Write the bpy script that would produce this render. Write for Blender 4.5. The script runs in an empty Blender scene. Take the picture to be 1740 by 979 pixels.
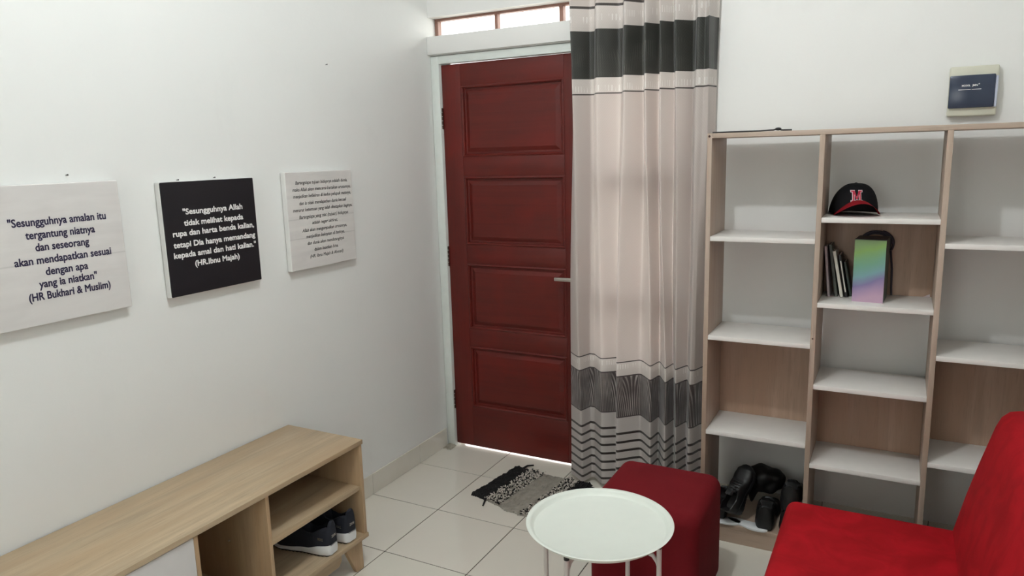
import bpy, bmesh, math, random
from mathutils import Vector, Matrix, noise
R = math.radians
random.seed(7)
S = bpy.context.scene
COL = S.collection

# ------------------------------------------------------------------ camera
F_PX = 1240.07
right = Vector((0.88355475, 0.46752251, -0.02745357))
up = Vector((-0.06104973, 0.17309953, 0.98301042))
fwd = Vector((-0.4643317, 0.86686749, -0.18148503))
cd = bpy.data.cameras.new('camera'); cam = bpy.data.objects.new('camera', cd); COL.objects.link(cam)
M = Matrix((right, up, -fwd)).transposed().to_4x4(); M.translation = (2.205, -3.276, 1.625)
cam.matrix_world = M
cd.sensor_fit = 'HORIZONTAL'; cd.sensor_width = 36; cd.lens = F_PX / 1740 * 36; cd.clip_start = .02
S.camera = cam

# ------------------------------------------------------------------ sky, exposure
W = bpy.data.worlds.new('world'); S.world = W; W.use_nodes = True
bg = W.node_tree.nodes['Background']; bg.inputs[0].default_value = (1.0, .985, .965, 1); bg.inputs[1].default_value = 4.4
LAMP_POS = (1.40, -2.02, 3.09); LAMP_STRENGTH = 700
S.view_settings.view_transform = 'Standard'; S.view_settings.look = 'None'
S.view_settings.gamma = 1; S.view_settings.exposure = 0.50

# ------------------------------------------------------------------ material helpers
def lin(c):
    return tuple((v / 255 / 12.92 if v / 255 <= .04045 else ((v / 255 + .055) / 1.055) ** 2.4) for v in c)
class N:
    def __init__(s, name):
        s.m = bpy.data.materials.new(name); s.m.use_nodes = True; s.t = s.m.node_tree
        s.b = s.t.nodes['Principled BSDF']; s.out = s.t.nodes['Material Output']
    def n(s, typ, **kw):
        o = s.t.nodes.new(typ)
        for k, v in kw.items():
            if k.startswith('i_'): o.inputs[k[2:].replace('_', ' ')].default_value = v
            else: setattr(o, k, v)
        return o
    def l(s, a, b): s.t.links.new(a, b)
    def mix(s, fac, a, b):
        o = s.n('ShaderNodeMix', data_type='RGBA')
        for sock, v in ((o.inputs[0], fac), (o.inputs[6], a), (o.inputs[7], b)):
            if hasattr(v, 'links'): s.l(v, sock)
            elif isinstance(v, (int, float)): sock.default_value = v
            else: sock.default_value = (*v, 1)[:4]
        return o.outputs[2]
    def coords(s, scale=(1, 1, 1), kind='Object', rot=(0, 0, 0), loc=(0, 0, 0)):
        tc = s.n('ShaderNodeTexCoord'); mp = s.n('ShaderNodeMapping'); s.l(tc.outputs[kind], mp.inputs[0])
        mp.inputs['Scale'].default_value = scale; mp.inputs['Rotation'].default_value = rot; mp.inputs['Location'].default_value = loc
        return mp.outputs[0]
    def noise(s, vec, scale=5, detail=4, rough=.5, dist=0):
        o = s.n('ShaderNodeTexNoise'); s.l(vec, o.inputs['Vector']); o.inputs['Scale'].default_value = scale
        o.inputs['Detail'].default_value = detail; o.inputs['Roughness'].default_value = rough; o.inputs['Distortion'].default_value = dist
        return o.outputs['Fac']
    def ramp(s, fac, stops, interp='LINEAR'):
        o = s.n('ShaderNodeValToRGB'); s.l(fac, o.inputs[0]); e = o.color_ramp.elements; o.color_ramp.interpolation = interp
        while len(e) < len(stops): e.new(.5)
        for x, (p, c) in zip(e, stops): x.position = p; x.color = (*c, 1) if not isinstance(c, (int, float)) else (c, c, c, 1)
        return o.outputs[0]
    def math(s, op, a, b=None):
        o = s.n('ShaderNodeMath', operation=op)
        for i, v in enumerate((a, b)):
            if v is None: continue
            if hasattr(v, 'links'): s.l(v, o.inputs[i])
            else: o.inputs[i].default_value = v
        return o.outputs[0]
    def bump(s, h, strength=.2, dist=.002):
        o = s.n('ShaderNodeBump'); s.l(h, o.inputs['Height']); o.inputs['Strength'].default_value = strength; o.inputs['Distance'].default_value = dist
        s.l(o.outputs[0], s.b.inputs['Normal']); return o
    def color(s, v):
        if hasattr(v, 'links'): s.l(v, s.b.inputs['Base Color'])
        else: s.b.inputs['Base Color'].default_value = (*v, 1)
    def set(s, **kw):
        for k, v in kw.items(): s.b.inputs[k.replace('_', ' ')].default_value = v
        return s
def plain(name, rgb, rough=.5, metal=0, vary=.06, scale=20, bump=0, bscale=200, **kw):
    m = N(name); c = lin(rgb); v = m.coords()
    m.color(m.ramp(m.noise(v, scale), [(.3, tuple(x * (1 - vary) for x in c)), (.7, tuple(min(1, x * (1 + vary)) for x in c))]))
    m.set(Roughness=rough, Metallic=metal, **kw)
    if bump: m.bump(m.noise(v, bscale, 3), bump, .001)
    return m.m
def wood(name, base, axis='Y', contrast=.2, rough=.45):
    m = N(name); c = lin(base); k = 1.6; hi = 26
    sc = {'X': (k, hi, hi), 'Y': (hi, k, hi), 'Z': (hi, hi, k)}[axis]
    v = m.coords(sc); g = m.noise(v, 1.0, 6, .6, .6)
    sc2 = {'X': (.7, 5, 5), 'Y': (5, .7, 5), 'Z': (5, 5, .7)}[axis]
    g2 = m.noise(m.coords(sc2, loc=(3, 1, 2)), 1.3, 3, .5, 1.2)
    sc3 = {'X': (12, 220, 220), 'Y': (220, 12, 220), 'Z': (220, 220, 12)}[axis]
    g3 = m.noise(m.coords(sc3), 1.0, 2)
    a = m.ramp(g, [(.3, tuple(x * (1 - contrast) for x in c)), (.6, c), (.8, tuple(min(1, x * (1 + contrast * .5)) for x in c))])
    b = m.mix(m.ramp(g2, [(.4, 0.0), (.62, .85)]), a, tuple(x * y for x, y in zip(c, (.86, .80, .74))))
    pores = m.mix(m.ramp(g3, [(.3, .35), (.42, 0.0)]), b, tuple(x * .6 for x in c))
    m.color(pores); m.set(Roughness=rough); m.bump(g3, .08, .0005)
    return m.m

# ------------------------------------------------------------------ materials
def wall_mat(name, rgb):
    m = N(name); c = lin(rgb); v = m.coords()
    base = m.ramp(m.noise(v, 1.3, 3), [(.3, tuple(x * .97 for x in c)), (.7, c)])
    smudge = m.ramp(m.noise(m.coords((1, 1.6, .8)), 3.1, 5, .65), [(.60, 0.0), (.74, .13)])
    m.color(m.mix(smudge, base, tuple(x * .8 for x in c))); m.set(Roughness=.55)
    h = m.math('ADD', m.noise(v, 55, 3), m.math('MULTIPLY', m.noise(v, 5, 3), 3.0))
    m.bump(h, .12, .003); return m.m
M_WALL = wall_mat('white_wall_paint', (231, 232, 229))
M_WALLF = wall_mat('white_front_wall_paint', (231, 230, 227))
M_CEIL = plain('ceiling_paint', (240, 240, 238), .7)
M_FRAME = plain('gloss_white_trim_paint', (218, 223, 218), .3, vary=.03)
M_TRANSF = plain('brown_window_wood', (150, 112, 98), .5)
M_GROUT = plain('grey_grout', (70, 65, 56), .9)
m = N('cream_floor_tile'); v = m.coords(); tint = m.n('ShaderNodeObjectInfo').outputs['Random']
m.color(m.mix(m.math('MULTIPLY', tint, .6), m.ramp(m.noise(v, 2.5, 3), [(.3, lin((220, 216, 203))), (.7, lin((226, 222, 209)))]), lin((225, 217, 207))))
m.set(Roughness=.13, Coat_Weight=.3, Coat_Roughness=.05); m.bump(m.noise(v, 9, 2), .03, .002); M_TILE = m.m
m = N('cream_baseboard_tile'); v = m.coords(); m.color(m.ramp(m.noise(v, 6, 2), [(.3, lin((216, 212, 200))), (.7, lin((222, 218, 207)))])); m.set(Roughness=.15); M_BASE = m.m
# varnished red-brown door
def door_mat(name, axis):
    m = N(name); sc = {'X': (1.2, 30, 30), 'Z': (30, 30, 1.2)}[axis]
    g = m.noise(m.coords(sc), 1.1, 6, .6, .4); blot = m.noise(m.coords((2.2, 1, 2.6)), 2.0, 3, .5, .4)
    a = m.ramp(g, [(.25, lin((78, 20, 14))), (.55, lin((90, 24, 17))), (.8, lin((98, 29, 20)))])
    m.color(m.mix(m.ramp(blot, [(.45, 0.0), (.7, .45)]), a, lin((112, 20, 12))))
    m.set(Roughness=.42, Coat_Weight=.08, Coat_Roughness=.2, Specular_IOR_Level=.35); m.bump(g, .06, .001); return m.m
M_DOORZ = door_mat('red_varnished_wood_upright', 'Z'); M_DOORX = door_mat('red_varnished_wood_across', 'X')
M_CABY = wood('light_oak_laminate', (188, 167, 138), 'Y', .3); M_CABZ = wood('light_oak_laminate_upright', (186, 160, 128), 'Z', .2)
M_CABX = wood('light_oak_laminate_crosswise', (186, 160, 128), 'X', .2)
M_SHZ = wood('grey_oak_laminate_upright', (180, 161, 146), 'Z', .2); M_SHX = wood('grey_oak_laminate_across', (184, 166, 151), 'X', .16)
M_SHB = wood('warm_oak_backboard', (178, 150, 130), 'Z', .24)
M_WHITE = plain('white_melamine', (228, 224, 219), .4, vary=.02)
M_DOORW = plain('white_cabinet_front', (208, 206, 204), .35, vary=.02)
M_TRAY = plain('pale_mint_white_powder_coat', (226, 231, 222), .42, vary=.01)
M_TLEG = plain('pale_grey_powder_coat', (206, 198, 194), .4, vary=.02)
M_BLACKP = plain('black_plastic', (18, 18, 20), .45)
M_BLACKF = plain('black_fabric', (20, 20, 24), .85, bump=.3, bscale=500)
M_BLACKL = plain('black_leather', (13, 12, 13), .5, vary=.2, bump=.2, bscale=60)
M_NAVY = plain('dark_navy_fabric', (18, 22, 34), .8, bump=.3, bscale=400)
M_SOLE = plain('white_rubber_sole', (215, 217, 218), .5)
M_OUTS = plain('dark_brown_outsole', (40, 30, 26), .7)
M_CREAM = plain('cream_plastic', (205, 203, 186), .4, vary=.02)
M_NAVYP = plain('dark_blue_smoked_cover', (44, 54, 74), .22, vary=.06, scale=8)
M_LAV = plain('milky_lavender_plastic', (190, 195, 212), .3)
M_INKD = plain('dark_ink', (36, 30, 62), .6, vary=0); M_INKW = plain('white_ink', (232, 230, 228), .6, vary=0)
M_INKB = plain('charcoal_ink', (70, 68, 68), .6, vary=0)
M_STEEL = plain('brushed_nickel', (190, 184, 176), .35, .9)
M_HINGE = plain('hinge_metal', (70, 48, 42), .4, .5)
M_NAIL = plain('dark_nail', (70, 66, 62), .5, .6)
M_CEMENT = plain('grey_cement', (150, 143, 130), .9, vary=.25, scale=60, bump=.6)
def velvet(name, rgb, dark, rough, sheen, vs=4):
    m = N(name); v = m.coords(); c = lin(rgb); dd = lin(dark)
    m.color(m.ramp(m.noise(v, vs, 4, .55, .8), [(.38, dd), (.62, c)])); m.set(Roughness=rough, Sheen_Weight=sheen, Sheen_Roughness=.5)
    m.b.inputs['Specular IOR Level'].default_value = .2; m.b.inputs['Sheen Tint'].default_value = (*c, 1)
    m.bump(m.noise(v, 350, 2), .25, .001); return m.m
M_SOFA = velvet('bright_red_velvet', (170, 15, 27), (148, 9, 19), .8, .12, 9)
M_POUF = velvet('wine_red_velvet', (110, 19, 26), (104, 17, 24), .9, .04, 5)
M_REDC = plain('red_cotton', (176, 20, 38), .8, bump=.2); M_WHITEC = plain('white_embroidery', (205, 190, 192), .7)
M_CAPRED = plain('red_embroidery', (176, 32, 60), .7)
# canvas prints
def canvas_mat(name, base, dark, band):
    m = N(name); v = m.coords((1, 1.2, 9)); c = lin(base)
    g = m.noise(v, 2.2, 5, .55, .6); sm = m.noise(m.coords((1, 2, 3)), 2.5, 3, .5, .5)
    a = m.ramp(g, [(.35, lin(dark)), (.62, c)]); a2 = m.mix(m.ramp(sm, [(.45, 0.0), (.7, .5)]), a, tuple(x * .93 for x in c))
    z = m.n('ShaderNodeSeparateXYZ'); m.l(m.coords(), z.inputs[0])
    line = a2
    for zz in band:
        k = m.math('COMPARE', z.outputs[2], zz); k.node.inputs[2].default_value = .0022
        line = m.mix(m.math('MULTIPLY', k, .35), line, tuple(x * .7 for x in lin(dark)))
    m.color(line); m.set(Roughness=.6); m.bump(m.noise(m.coords(), 600, 1), .1, .0005); return m.m
M_CAN1 = canvas_mat('pale_grey_plank_print', (214, 211, 208), (206, 203, 200), (.18,))
M_CAN3 = canvas_mat('warm_white_plank_print', (218, 215, 211), (207, 204, 201), (.21, .13))
M_CANB = plain('black_print', (13, 10, 18), .5, vary=.1); M_CANE = plain('white_canvas_edge', (222, 221, 218), .7, vary=.02)
def glass(name, tint=(1, 1, 1), gl=.08):
    m = N(name); t = m.n('ShaderNodeBsdfTransparent'); t.inputs[0].default_value = (*tint, 1); g = m.n('ShaderNodeBsdfGlossy'); g.inputs['Roughness'].default_value = .05
    mx = m.n('ShaderNodeMixShader'); mx.inputs[0].default_value = gl; m.l(t.outputs[0], mx.inputs[1]); m.l(g.outputs[0], mx.inputs[2]); m.l(mx.outputs[0], m.out.inputs[0]); return m.m
M_GLASS = glass('window_glass', (.93, .95, .94))
m = N('bulb_glow'); m.set(Roughness=.4); m.color((1, 1, 1)); m.b.inputs['Emission Color'].default_value = (.935, .985, 1, 1); m.b.inputs['Emission Strength'].default_value = LAMP_STRENGTH; M_BULB = m.m

# curtain: satin bands printed along its height (object Z is height above the floor)
def curtain_mat():
    m = N('striped_satin_curtain'); sp = m.n('ShaderNodeSeparateXYZ'); tc = m.n('ShaderNodeTexCoord'); m.l(tc.outputs['UV'], sp.inputs[0])
    u, z = sp.outputs[0], sp.outputs[1]                    # uv: metres along the cloth, metres of height
    zn = m.math('DIVIDE', z, 2.6)
    base = lin((203, 192, 186)); light = lin((214, 206, 200)); dk = lin((36, 38, 33)); dk2 = lin((66, 58, 58)); br = lin((34, 27, 25)); low = lin((196, 189, 185))
    def band(a, b): return m.math('MULTIPLY', m.math('GREATER_THAN', z, a), m.math('LESS_THAN', z, b))
    colr = m.mix(0.0, low, low)
    fr = m.math('LESS_THAN', m.math('FRACT', m.math('DIVIDE', m.math('SUBTRACT', z, .0445), .0433)), .27)
    colr = m.mix(m.math('MULTIPLY', band(.0445, .3165), fr), colr, br)
    for zz, cc in ((.389, dk2), (.594, light), (.656, br), (.6615, base), (1.8735, br), (1.8795, light), (1.944, dk), (2.150, light), (2.245, br), (2.256, base), (2.315, br), (2.326, base)):
        colr = m.mix(m.math('GREATER_THAN', z, zz), colr, cc)
    # feather lines woven in the dark bands
    def lines(a, b, lean, curve):
        t = m.math('DIVIDE', m.math('SUBTRACT', z, a), b - a)
        cell = m.math('SUBTRACT', m.math('MULTIPLY', m.math('FRACT', m.math('DIVIDE', u, .16)), 2), 1)
        tri = m.math('SUBTRACT', m.math('ABSOLUTE', cell), .5)
        bend = m.math('MULTIPLY', m.math('MULTIPLY', m.math('MULTIPLY', t, t), tri), curve)
        ph = m.math('ADD', m.math('ADD', m.math('MULTIPLY', u, 600), bend), m.math('MULTIPLY', t, lean))
        return m.ramp(m.math('ADD', m.math('MULTIPLY', m.math('SINE', ph), .5), .5), [(.55, 0.0), (.8, 1.0)])
    lo = m.math('MULTIPLY', band(.395, .588), lines(.389, .594, 9, 34)); hi = m.math('MULTIPLY', band(1.95, 2.08), lines(1.944, 2.15, 9, 30))
    wv = m.noise(m.coords((1, 1, 1), 'UV'), 9, 2)
    colr = m.mix(m.math('MULTIPLY', lo, m.ramp(wv, [(.35, .25), (.62, .85)])), colr, lin((188, 180, 175)))
    colr = m.mix(m.math('MULTIPLY', hi, m.ramp(wv, [(.45, .02), (.7, .35)])), colr, lin((112, 112, 104)))
    # fringe-like ticks in the light bands
    def ticks(a, b):
        k = m.math('GREATER_THAN', m.math('SINE', m.math('MULTIPLY', u, 460)), .45)
        g = m.ramp(m.noise(m.coords((1, .3, 1), 'UV'), 30, 1), [(.42, 0.0), (.55, 1.0)])
        return m.math('MULTIPLY', m.math('MULTIPLY', band(a, b), k), g)
    tk = m.math('ADD', ticks(1.886, 1.912), m.math('ADD', ticks(2.185, 2.212), ticks(.626, .648)))
    colr = m.mix(m.math('MULTIPLY', tk, .8), colr, lin((240, 236, 232)))
    weave = m.noise(m.coords((60, 900, 1), 'UV'), 1, 2)
    diag = m.math('SINE', m.math('ADD', m.math('MULTIPLY', u, 900), m.math('MULTIPLY', z, 500)))
    colr = m.mix(m.math('MULTIPLY', m.math('ADD', diag, 1), .04), colr, (.25, .22, .21))
    m.color(colr); m.set(Roughness=.42, Sheen_Weight=.15); m.bump(weave, .12, .0008)
    tr = m.n('ShaderNodeBsdfTranslucent'); m.l(m.mix(.25, colr, (.9, .82, .78)), tr.inputs[0])
    dark = m.math('ADD', band(1.944, 2.15), band(.389, .594))
    mx = m.n('ShaderNodeMixShader'); m.l(m.math('SUBTRACT', .21, m.math('MULTIPLY', dark, .15)), mx.inputs[0]); m.l(m.b.outputs[0], mx.inputs[1]); m.l(tr.outputs[0], mx.inputs[2]); m.l(mx.outputs[0], m.out.inputs[0])
    return m.m
M_CURT = curtain_mat()
# iridescent gift box
m = N('iridescent_card'); sp = m.n('ShaderNodeSeparateXYZ'); m.l(m.coords(), sp.inputs[0])
t = m.math('ADD', m.math('DIVIDE', sp.outputs[2], .233), m.math('MULTIPLY', sp.outputs[0], -1.6)); t = m.math('ADD', t, m.math('MULTIPLY', m.noise(m.coords(), 9, 2), .25))
m.color(m.ramp(t, [(.10, lin((184, 152, 174))), (.24, lin((160, 136, 168))), (.36, lin((124, 114, 156))), (.50, lin((116, 156, 162))), (.66, lin((108, 156, 132))), (.88, lin((122, 158, 84))), (1.0, lin((118, 148, 96)))]))
m.set(Roughness=.35, Metallic=.1); M_IRI = m.m
M_TEAL = plain('dark_teal_card', (62, 84, 76), .4, vary=.3, scale=12); M_PURP = plain('dark_purple_cable', (38, 28, 44), .4)

# ------------------------------------------------------------------ mesh helpers
def bx(bm, x0, x1, y0, y1, z0, z1, bev=0, seg=2):
    r = bmesh.ops.create_cube(bm, size=1, matrix=Matrix.Translation(((x0 + x1) / 2, (y0 + y1) / 2, (z0 + z1) / 2)) @ Matrix.Diagonal((x1 - x0, y1 - y0, z1 - z0, 1)))
    if bev:
        es = set(e for v in r['verts'] for e in v.link_edges)
        bmesh.ops.bevel(bm, geom=list(es), offset=bev, segments=seg, profile=.5, affect='EDGES', clamp_overlap=True)
def box(*a, **k): bm = bmesh.new(); bx(bm, *a, **k); return bm
def tube(bm, pts, r, n=10, cap=True):
    pts = [Vector(p) for p in pts]; rings = []; ref = None
    for i, p in enumerate(pts):
        d = (pts[min(i + 1, len(pts) - 1)] - pts[max(i - 1, 0)]).normalized()
        if ref is None: ref = Vector((0, 0, 1)) if abs(d.z) < .9 else Vector((1, 0, 0))
        a = (ref - d * ref.dot(d)).normalized(); b = d.cross(a); ref = a
        rr = r[i] if isinstance(r, (list, tuple)) else r
        rings.append([bm.verts.new(p + (a * math.cos(2 * math.pi * k / n) + b * math.sin(2 * math.pi * k / n)) * rr) for k in range(n)])
    loft(bm, rings, cap)
def loft(bm, rings, cap=True, closed=True):
    n = len(rings[0])
    for A, B in zip(rings, rings[1:]):
        for k in range(n if closed else n - 1): bm.faces.new((A[k], A[(k + 1) % n], B[(k + 1) % n], B[k]))
    if cap: bm.faces.new(list(reversed(rings[0]))); bm.faces.new(rings[-1])
def lathe(bm, prof, cx, cy, n=64):
    rings = [[bm.verts.new((cx + r * math.cos(2 * math.pi * k / n), cy + r * math.sin(2 * math.pi * k / n), z)) for k in range(n)] for r, z in prof]
    loft(bm, rings)
def prism(bm, poly, axis, a, b, bev=0, seg=3):
    """poly in the two other axes; axis 'X','Y','Z'"""
    def P(p, c): return {'X': (c, p[0], p[1]), 'Y': (p[0], c, p[1]), 'Z': (p[0], p[1], c)}[axis]
    A = [bm.verts.new(P(p, a)) for p in poly]; B = [bm.verts.new(P(p, b)) for p in poly]
    f1 = bm.faces.new(A); f2 = bm.faces.new(list(reversed(B)))
    n = len(poly); fs = [bm.faces.new((A[k], B[k], B[(k + 1) % n], A[(k + 1) % n])) for k in range(n)]
    bmesh.ops.recalc_face_normals(bm, faces=[f1, f2] + fs)
    if bev: bmesh.ops.bevel(bm, geom=list(f1.edges) + list(f2.edges), offset=bev, segments=seg, profile=.5, affect='EDGES')
def ball(bm, c, r, sub=2, rot=None):
    M = Matrix.Translation(c) @ (rot.to_4x4() if rot else Matrix()) @ Matrix.Diagonal((*(r if isinstance(r, tuple) else (r,) * 3), 1))
    bmesh.ops.create_icosphere(bm, subdivisions=sub, radius=1, matrix=M)
ORG = {}
def obj(name, bm, mat, parent=None, smooth=None, kind=None, label=None, local=False, loc=None):
    """world-coordinate bmesh -> one mesh object (child vertices are re-based on the parent's origin)"""
    org = ORG.get(parent.name, Vector()) if parent else Vector()
    if parent and not local: bmesh.ops.translate(bm, verts=bm.verts, vec=-org)
    if loc is not None and not parent: bmesh.ops.translate(bm, verts=bm.verts, vec=-Vector(loc))
    bmesh.ops.recalc_face_normals(bm, faces=bm.faces)
    me = bpy.data.meshes.new(name); bm.to_mesh(me); bm.free()
    for mm in (mat if isinstance(mat, (list, tuple)) else [mat]): me.materials.append(mm)
    if smooth is not None:
        me.polygons.foreach_set('use_smooth', [True] * len(me.polygons)); me.set_sharp_from_angle(angle=R(smooth))
    o = bpy.data.objects.new(name, me); COL.objects.link(o)
    if parent: o.parent = parent; ORG[o.name] = org
    elif loc is not None: o.location = loc; ORG[o.name] = Vector(loc)
    else: ORG[o.name] = Vector()
    if kind: o['kind'] = kind
    if label: o['label'] = label
    return o
def tag(o, label, cat, group=None):
    o['label'] = label; o['category'] = cat
    if group: o['group'] = group
    return o
def thing(name, label, cat, loc=(0, 0, 0), group=None, rz=0):
    o = bpy.data.objects.new(name, None); COL.objects.link(o); o.location = loc; o.rotation_euler[2] = rz; o.empty_display_size = .05
    ORG[o.name] = Vector(loc); return tag(o, label, cat, group)
def structe(name, loc=(0, 0, 0)):
    o = bpy.data.objects.new(name, None); COL.objects.link(o); o.location = loc; ORG[o.name] = Vector(loc); o['kind'] = 'structure'; return o
def text_bm(s, size=1, bold=0, shear=0, space=1, width=None, height=None):
    """one line of lettering as flat-fronted mesh in the XY plane, scaled to width"""
    c = bpy.data.curves.new('t', 'FONT'); c.body = s; c.size = size; c.offset = bold; c.shear = shear; c.space_character = space; c.extrude = 0.0; c.resolution_u = 3
    o = bpy.data.objects.new('t', c); me = bpy.data.meshes.new_from_object(o); bm = bmesh.new(); bm.from_mesh(me)
    bpy.data.objects.remove(o); bpy.data.curves.remove(c); bpy.data.meshes.remove(me)
    x0 = min(v.co.x for v in bm.verts); x1 = max(v.co.x for v in bm.verts)
    sx = width / (x1 - x0) if width else 1; sy = height if height else sx
    for v in bm.verts: v.co = Vector(((v.co.x - x0) * sx, v.co.y * sy, 0))
    return bm
def merge(dst, src, M):
    vm = {v: dst.verts.new(M @ v.co) for v in src.verts}
    for f in src.faces:
        try: dst.faces.new([vm[v] for v in f.verts])
        except ValueError: pass
    src.free()

# ================================================================== ROOM
XR, YB, ZC = 2.80, -4.60, 3.25          # right wall, back wall, ceiling
obj('wall_left', box(-.12, 0, YB - .12, .15, -.05, ZC), M_WALL, kind='structure')
obj('wall_right', box(XR, XR + .12, YB - .12, .15, -.05, ZC), M_WALL, kind='structure')
bm = bmesh.new()                                    # wall behind the photographer, with an opening added to bring in fill daylight
bx(bm, 0, XR, YB - .12, YB, -.05, .95); bx(bm, 0, XR, YB - .12, YB, 2.25, ZC); bx(bm, 0, .95, YB - .12, YB, .95, 2.25); bx(bm, 1.85, XR, YB - .12, YB, .95, 2.25)
obj('wall_back', bm, M_WALL, kind='structure')
obj('ceiling', box(-.12, XR + .12, YB - .12, .15, ZC, ZC + .1), M_CEIL, kind='structure')
bm = bmesh.new()
WY, WY2 = .005, -.066
bx(bm, 0, 1.405, WY, .15, 2.32, ZC)                 # above transom
bx(bm, 0, .95, .012, .15, 2.13, 2.222)              # between lintel and transom
bx(bm, .907, 1.405, WY, .15, 2.06, 2.222)
bx(bm, .907, 1.405, WY, .15, -.05, .62)
bx(bm, 1.36, 1.405, WY, .15, .62, 2.06)
bx(bm, 1.36, 1.405, WY, .15, 2.22, 2.32)
bx(bm, 1.405, XR, WY2, .15, -.05, ZC)               # thicker pier behind the shelves
obj('wall_front', bm, M_WALLF, kind='structure')
obj('ground', box(-3, 5, .151, 6, -.25, -.05), plain('pale_porch_concrete', (190, 185, 175), .8), kind='structure')

# floor: grout bed with single tiles
fl = obj('floor', box(-.0, XR, YB, .15, -.06, -.0018), M_GROUT, kind='structure')
xs = [0] + [.381 + .4 * k for k in range(7)]; xs = [x for x in xs if x < XR - .02] + [XR]
ys = [.13] + [-.265 - .4 * k for k in range(12)]; ys = [y for y in ys if y > YB + .02] + [YB]
tile_mesh = {}
for i in range(len(xs) - 1):
    for j in range(len(ys) - 1):
        g = .0021; w = round(xs[i + 1] - xs[i], 4); h = round(ys[j] - ys[j + 1], 4)
        if (w, h) not in tile_mesh:
            bm = bmesh.new(); bx(bm, g, w - g, g, h - g, -.008, 0, bev=.0006, seg=1)
            me = bpy.data.meshes.new('tile'); bm.to_mesh(me); bm.free(); me.materials.append(M_TILE); tile_mesh[(w, h)] = me
        o = bpy.data.objects.new('tile', tile_mesh[(w, h)]); COL.objects.link(o); o.parent = fl; o.location = (xs[i], ys[j + 1], 0)
# baseboards made of cut tiles
bb = obj('baseboard_left', box(0, .002, YB, .0, 0, .104), M_GROUT, kind='structure')
yy = [.0] + [y for y in ys[1:]]
for a, b in zip(yy, yy[1:]): obj('tile', box(.0, .006, b + .0012, a - .0012, .001, .105, bev=.0008, seg=1), M_BASE, bb)
bb = obj('baseboard_front', box(1.41, XR, WY2 - .002, WY2, 0, .104), M_GROUT, kind='structure')
xx = [1.41] + [x for x in xs if x > 1.45]
for a, b in zip(xx, xx[1:]): obj('tile', box(a + .0012, b - .0012, WY2 - .006, WY2, .001, .105, bev=.0008, seg=1), M_BASE, bb)
# rough cement fillet at the foot of the door post
bm = bmesh.new()
bmesh.ops.create_grid(bm, x_segments=14, y_segments=10, size=.5)
for v in bm.verts:
    x, y = v.co.x + .5, v.co.y + .5
    edge = math.sin(math.pi * min(1, x)) ** .5 * (1 - (1 - y) ** 2)
    v.co = Vector((.003 + x * (.060 + .02 * noise.noise(Vector((y * 3, 0, 1)))), -.050 + y * .060 + .012 * noise.noise(Vector((x * 4, 2, 0))), .002 + .016 * edge * (y) * (1 - .6 * x)))
obj('trim_5', bm, M_CEMENT, smooth=40, kind='structure')

# door frame, lintel
bm = bmesh.new()
bx(bm, .002, .051, .010, .12, 0, 2.128, bev=.003); bx(bm, .051, .858, .010, .12, 2.087, 2.128, bev=.003); bx(bm, .858, .907, .010, .12, 0, 2.128, bev=.003)
bx(bm, .036, .051, .072, .12, 0, 2.087)
obj('trim_1', bm, M_FRAME, kind='structure', smooth=40)
bm = bmesh.new(); bx(bm, .001, .915, -.014, .10, 2.134, 2.223, bev=.002)
for x, w in ((.09, .05), (.22, .09), (.27, .04), (.44, .06), (.62, .03)):    # plaster crumbs on the sill
    ball(bm, (x, .03, 2.222), (w, .02, .006), 2)
obj('trim_2', bm, M_WALLF, kind='structure', smooth=40)

# door_1: stiles, rails and four raised panels
DY, DT = .030, .040
D = structe('door_1', (.053, DY, .0))
z0, z1, x0, x1 = .014, 2.083, .053, .856
px0, px1 = .165, .744
pz = [(.243, .593), (.690, 1.050), (1.150, 1.512), (1.612, 1.973)]
for a, b in ((x0, px0 - .0), (px1, x1)): obj('stile', box(a, b, DY, DY + DT, z0, z1, bev=.003), M_DOORZ, D, 30)
edges = [z0] + [z for p in pz for z in p] + [z1]
for a, b in zip(edges[::2], edges[1::2]): obj('rail', box(px0, px1, DY, DY + DT, a, b, bev=.002), M_DOORX, D, 30)
for a, b in pz:
    bm = bmesh.new()                                   # profiled bead, recess, raised field
    prof = [(0, .000), (.008, -.004), (.014, .002), (.016, .012), (.026, .013), (.046, .004), (.052, .004)]
    rings = []
    for off, dy in prof:
        q = [(px0 + off, a + off), (px1 - off, a + off), (px1 - off, b - off), (px0 + off, b - off)]
        rings.append([bm.verts.new((x, DY + dy, z)) for x, z in q])
    for A, B in zip(rings, rings[1:]):
        for k in range(4): bm.faces.new((A[k], A[(k + 1) % 4], B[(k + 1) % 4], B[k]))
    bm.faces.new(rings[-1])
    bx(bm, px0, px1, DY + .016, DY + .034, a, b)
    obj('door_panel', bm, M_DOORX, D)
for a in (.221, 1.032, 1.759):
    bm = bmesh.new()
    for k in range(5): tube(bm, [(.0505, DY - .004, a + .022 * k + .001), (.0505, DY - .004, a + .022 * k + .0195)], .0065, 10)
    bx(bm, .0515, .0535, DY - .001, DY + .03, a, a + .108)
    obj('hinge', bm, M_HINGE, D, 40)
h = obj('door_handle', box(.800, .838, DY - .004, DY, .90, 1.10, bev=.003), M_STEEL, D, 30)
bm = bmesh.new(); tube(bm, [(.819, DY - .003, 1.004), (.819, DY - .052, 1.004)], .008, 12); obj('lever_neck', bm, M_STEEL, h, 40)
bm = bmesh.new(); bx(bm, .703, .828, DY - .060, DY - .048, .995, 1.013, bev=.003); obj('lever', bm, M_STEEL, h, 40)

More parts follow.
